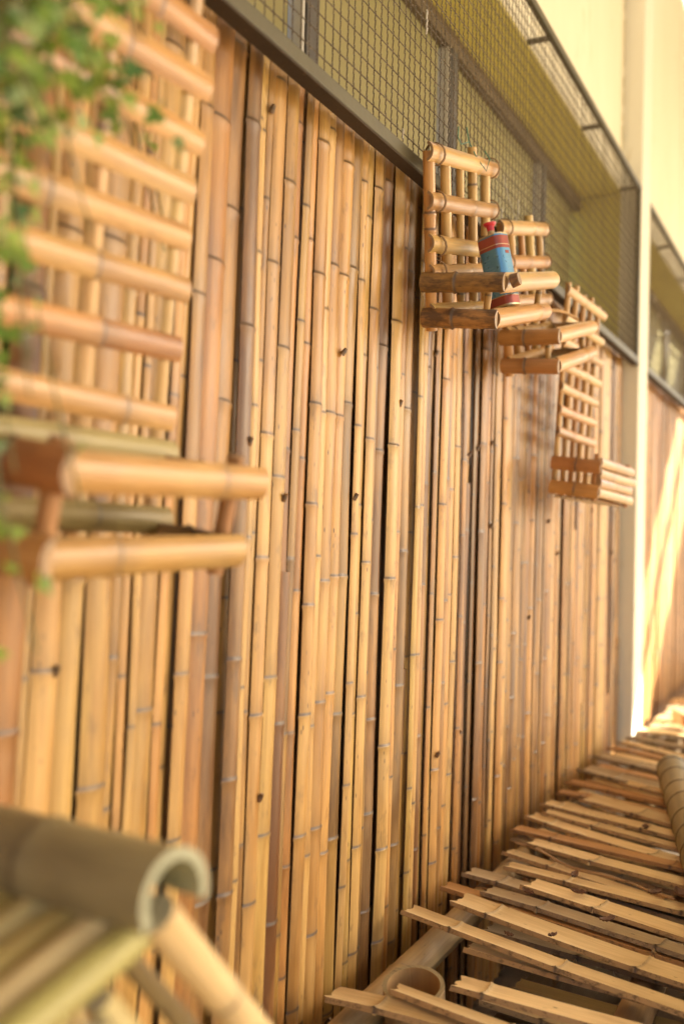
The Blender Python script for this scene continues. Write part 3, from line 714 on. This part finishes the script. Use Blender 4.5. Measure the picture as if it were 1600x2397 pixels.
# ------------------------------------------------------------------ blurred bamboo chair close to the camera
ch = thing('bamboo_chair', 'large bamboo chair in the blurred corner, thick grey green top rail with a cut end', 'chair')
PA = Vector((.742, -.445, E-.318)); PBk = Vector((.79, -.05, E-.326))
m = MB(); split(m, PA, PBk, (-.12, 0, 1), 0.043, R(112), .0095, [.42], .45, amp=.05, n=21); m.build('top_rail', M['chair_cap'], ch, angle=50)
for i in range(9):
    y = -.412+.040*i; x0 = .715+(y+.445)*.12
    mt_ = ('chair_olive', 'chair', 'chair_olive', 'chair', 'chair_olive')[i % 5]
    tube(ch, 'seat_rod', mt_, (x0+.012, y, E-.337), (x0-.62, y+random.uniform(-.006, .006), E-.337-.62*.19), .0165, None, [random.uniform(.3, .5), .8], random.uniform(.4, .9), n=14)
tube(ch, 'brace', 'chair', (.738, -.425, E-.318), (1.00, -.43, E-.592), .0195, .0185, [.42], .8, n=16)
tube(ch, 'brace', 'chair_cap', (.742, -.372, E-.352), (1.0, -.372, E-.628), .011, None, [.5], .7, n=12)
tube(ch, 'brace', 'chair', (.70, -.395, E-.385), (.93, -.42, E-.66), .0135, None, [.6], .55, n=12)
tube(ch, 'brace', 'chair', (.76, -.08, E-.345), (1.00, -.09, E-.60), .0165, None, [.5], .6, n=12)
tube(ch, 'king_post', 'chair', (.672, -.415, E-.62), (.688, -.405, E-.40), .0125, None, [.6], .6, n=12)
tube(ch, 'king_post', 'chair', (.645, -.42, E-.62), (.640, -.41, E-.43), .0125, None, [.4], .7, n=12)
for y in (-.43, -.09):
    tube(ch, 'leg', 'chair', (1.01, y, 0), (1.01, y, E-.58), .022, None, [.4, .8], .5)
    tube(ch, 'leg', 'chair', (.14, y, 0), (.14, y, E-.44), .022, None, [.4, .8], .5)
tube(ch, 'rail', 'chair', (.12, -.46, E-.455), (.12, -.04, E-.455), .02, None, [.4], .5)
tube(ch, 'rail', 'chair', (.10, -.43, E-.62), (1.03, -.43, E-.62), .018, None, [.4, .7], .5)
tube(ch, 'rail', 'chair', (.10, -.09, E-.62), (1.03, -.09, E-.62), .018, None, [.4, .7], .5)

ch.location = (-.010, .020, -.024)

# ------------------------------------------------------------------ vine hanging over the near rack
def leafy(mb, c, n_, s, tone):
    up_ = Vector((random.gauss(0, .5), random.gauss(0, .5), 1)).normalized(); n_ = Vector(n_).normalized()
    T, O, S = frame(Vector((0, 0, 0)), Vector((random.gauss(0, .6), random.gauss(0, .6), -1)), n_)
    for dx, an, k in ((0, 0, 1.), (-1, R(58), .72), (1, R(-58), .72)):          # three leaflets
        D = T*math.cos(an)+S*math.sin(an); Q = D.cross(O); ids = []
        for (u, v) in ((0, 0), (.25, .26), (.55, .34), (.85, .16), (1.08, 0), (.85, -.16), (.55, -.34), (.25, -.26)):
            ids.append(mb.vert(Vector(c)+(D*u+Q*v)*s*k+O*(s*(.12*u*u-.35*v*v)), (u, v, 0, min(1, max(0, tone+random.gauss(0, .04))), 0, 0, 0)))
        mid = mb.vert(Vector(c)+D*s*k*.55+O*s*.09, (0, 0, 0, tone, 0, 0, 0))
        for q in range(8): mb.f.append([ids[q], ids[(q+1) % 8], mid])
vine = thing('climbing_vine', 'green vine with small leaves hanging blurred over the near rack', 'vine')
fol = MB(); stm = MB()
def strand(P0, P1, sag, nleaf, size, tone, spread):
    pts = []
    for i in range(17):
        t_ = i/16; p_ = Vector(P0).lerp(Vector(P1), t_)+Vector((.012*math.sin(5*t_+sag*40), .01*math.cos(6*t_), sag*4*t_*(1-t_))); pts.append(p_)
    rods(stm, pts, .0013, 5)
    for i in range(nleaf):
        t_ = random.random()**.8; q = pts[min(16, int(t_*16))]
        c = q+Vector((random.gauss(0, spread), random.gauss(0, spread*.7), random.gauss(0, spread)))
        leafy(fol, c, (-.55+random.gauss(0, .5), -.75+random.gauss(0, .4), .5+random.gauss(0, .4)), size*random.uniform(.7, 1.25), min(1, max(0, random.gauss(tone, .25))))
ROOT = Vector((.55, -.06, E+.88))
for a in range(34):
    q_ = random.random(); P1 = Vector((.57+.24*q_, random.uniform(-.36, -.26), E+random.uniform(.16+.26*q_, .56)))
    strand(ROOT+Vector((random.uniform(-.1, .25), 0, 0)), P1, random.uniform(-.02, .04), 38, .0175, .52, .034)
for (x, y, z, nl) in ((.66, -.235, -.02, 12), (.70, -.265, .05, 13), (.725, -.275, -.12, 12), (.765, -.29, .02, 8), (.66, -.25, .20, 14), (.70, -.22, .27, 12), (.79, -.27, .30, 6), (.80, -.24, .44, 9), (.86, -.22, .50, 5), (.64, -.27, .10, 16), (.67, -.28, .0, 16), (.69, -.29, .12, 14), (.655, -.26, -.06, 12), (.68, -.25, -.18, 14), (.71, -.27, .16, 14)):
    strand(ROOT+Vector((random.uniform(.0, .25), 0, 0)), Vector((x, y, E+z)), .02, int(nl*1.6), .0165, .62, .016)
for (x, y, z) in ((1.10, -.10, .62), (1.16, -.08, .40), (1.20, -.09, .33), (1.05, -.12, .47)):
    strand(ROOT+Vector((.35, 0, -.02)), Vector((x, y, E+z)), .02, 5, .014, .7, .012)
fol.build('foliage', M['leaf'], vine, angle=80); stm.build('stem', M['bark'], vine)

# ------------------------------------------------------------------ sunlit end: second bench, brick
b2 = thing('bamboo_bench', 'second low bamboo bench standing in the sun patch beyond the pillar', 'bench', group=None)
for y in (-.13, -.75, -1.15): tube(b2, 'pole', 'pole', (4.98, y, ZS-.07), (8.2, y, ZS-.07), .034, None, rnodes(3.0, .3, .45), .5)
for x in (5.35, 8.05):
    for y in (-.17, -1.1): tube(b2, 'leg', 'pole', (x, y, 0), (x, y, ZS-.10), .045, None, [.4, .8], .4)
for i in range(30):
    x = 5.02+.105*i+random.uniform(-.015, .015); a = random.gauss(-.12, .05)
    strip(b2, 'seat_strip', random.choice(('slat', 'slat', 'slat_grey')), (x, -.06-random.random()*.04, ZS-.02), (x+a, -1.22, ZS-.02), (0, 0, -1), .13, 20, .008, rnodes(1.15, .25, .38), .5, nridge=.004)
bk = MB(); bk.box((-.085, -.045, 0), (.085, .045, .06), Matrix.Translation((5.12, -.27, ZS+.012)) @ Matrix.Rotation(R(25), 4, 'Z'))
tag(bk.build('brick', M['brick'], bevel=.006), 'orange clay brick lying in the sun on the far bench', 'brick')

# ------------------------------------------------------------------ canopy over the yard, added out of view to cast the shade and streak
cp = thing('shade_canopy', 'unseen pale sheet roof on grey posts, added to shade the wall and shape the sun streak', 'shade_canopy')
H = E+3.6
def corrugated(x0, x1, nm):
    m = MB(); n_ = int((x1-x0)/.06); 
    for i in range(n_+1):
        x = x0+(x1-x0)*i/n_; dz = .012*math.sin(i*math.pi/2)
        m.vert((x, -.45 if x < 5.8 else .0, H+dz)); m.vert((x, -7.6, H+dz))
    for i in range(n_): m.f.append([2*i, 2*i+1, 2*i+3, 2*i+2])
    o = m.build(nm, M['roof'], cp, angle=80); md = o.modifiers.new('thick', 'SOLIDIFY'); md.thickness = .006
corrugated(-5, 9.60, 'shade_sheet'); corrugated(10.62, 17, 'shade_sheet')  # gap between the added sheets is shaped for the sun streak
boxobj('streak_bar', M['steel'], cp, ((9.99, -7.6, H-.06), (10.07, -.02, H+.02)))  # added bar that divides the sun streak
for x in (-4.8, 2.5, 9.6, 16.8): boxobj('post', M['steel'], cp, ((x-.05, -7.55, .03), (x+.05, -7.45, H-.03)))
for y in (-7.5, -.6): boxobj('beam', M['steel'], cp, ((-5, y-.04, H-.13), (17, y+.04, H-.065)))
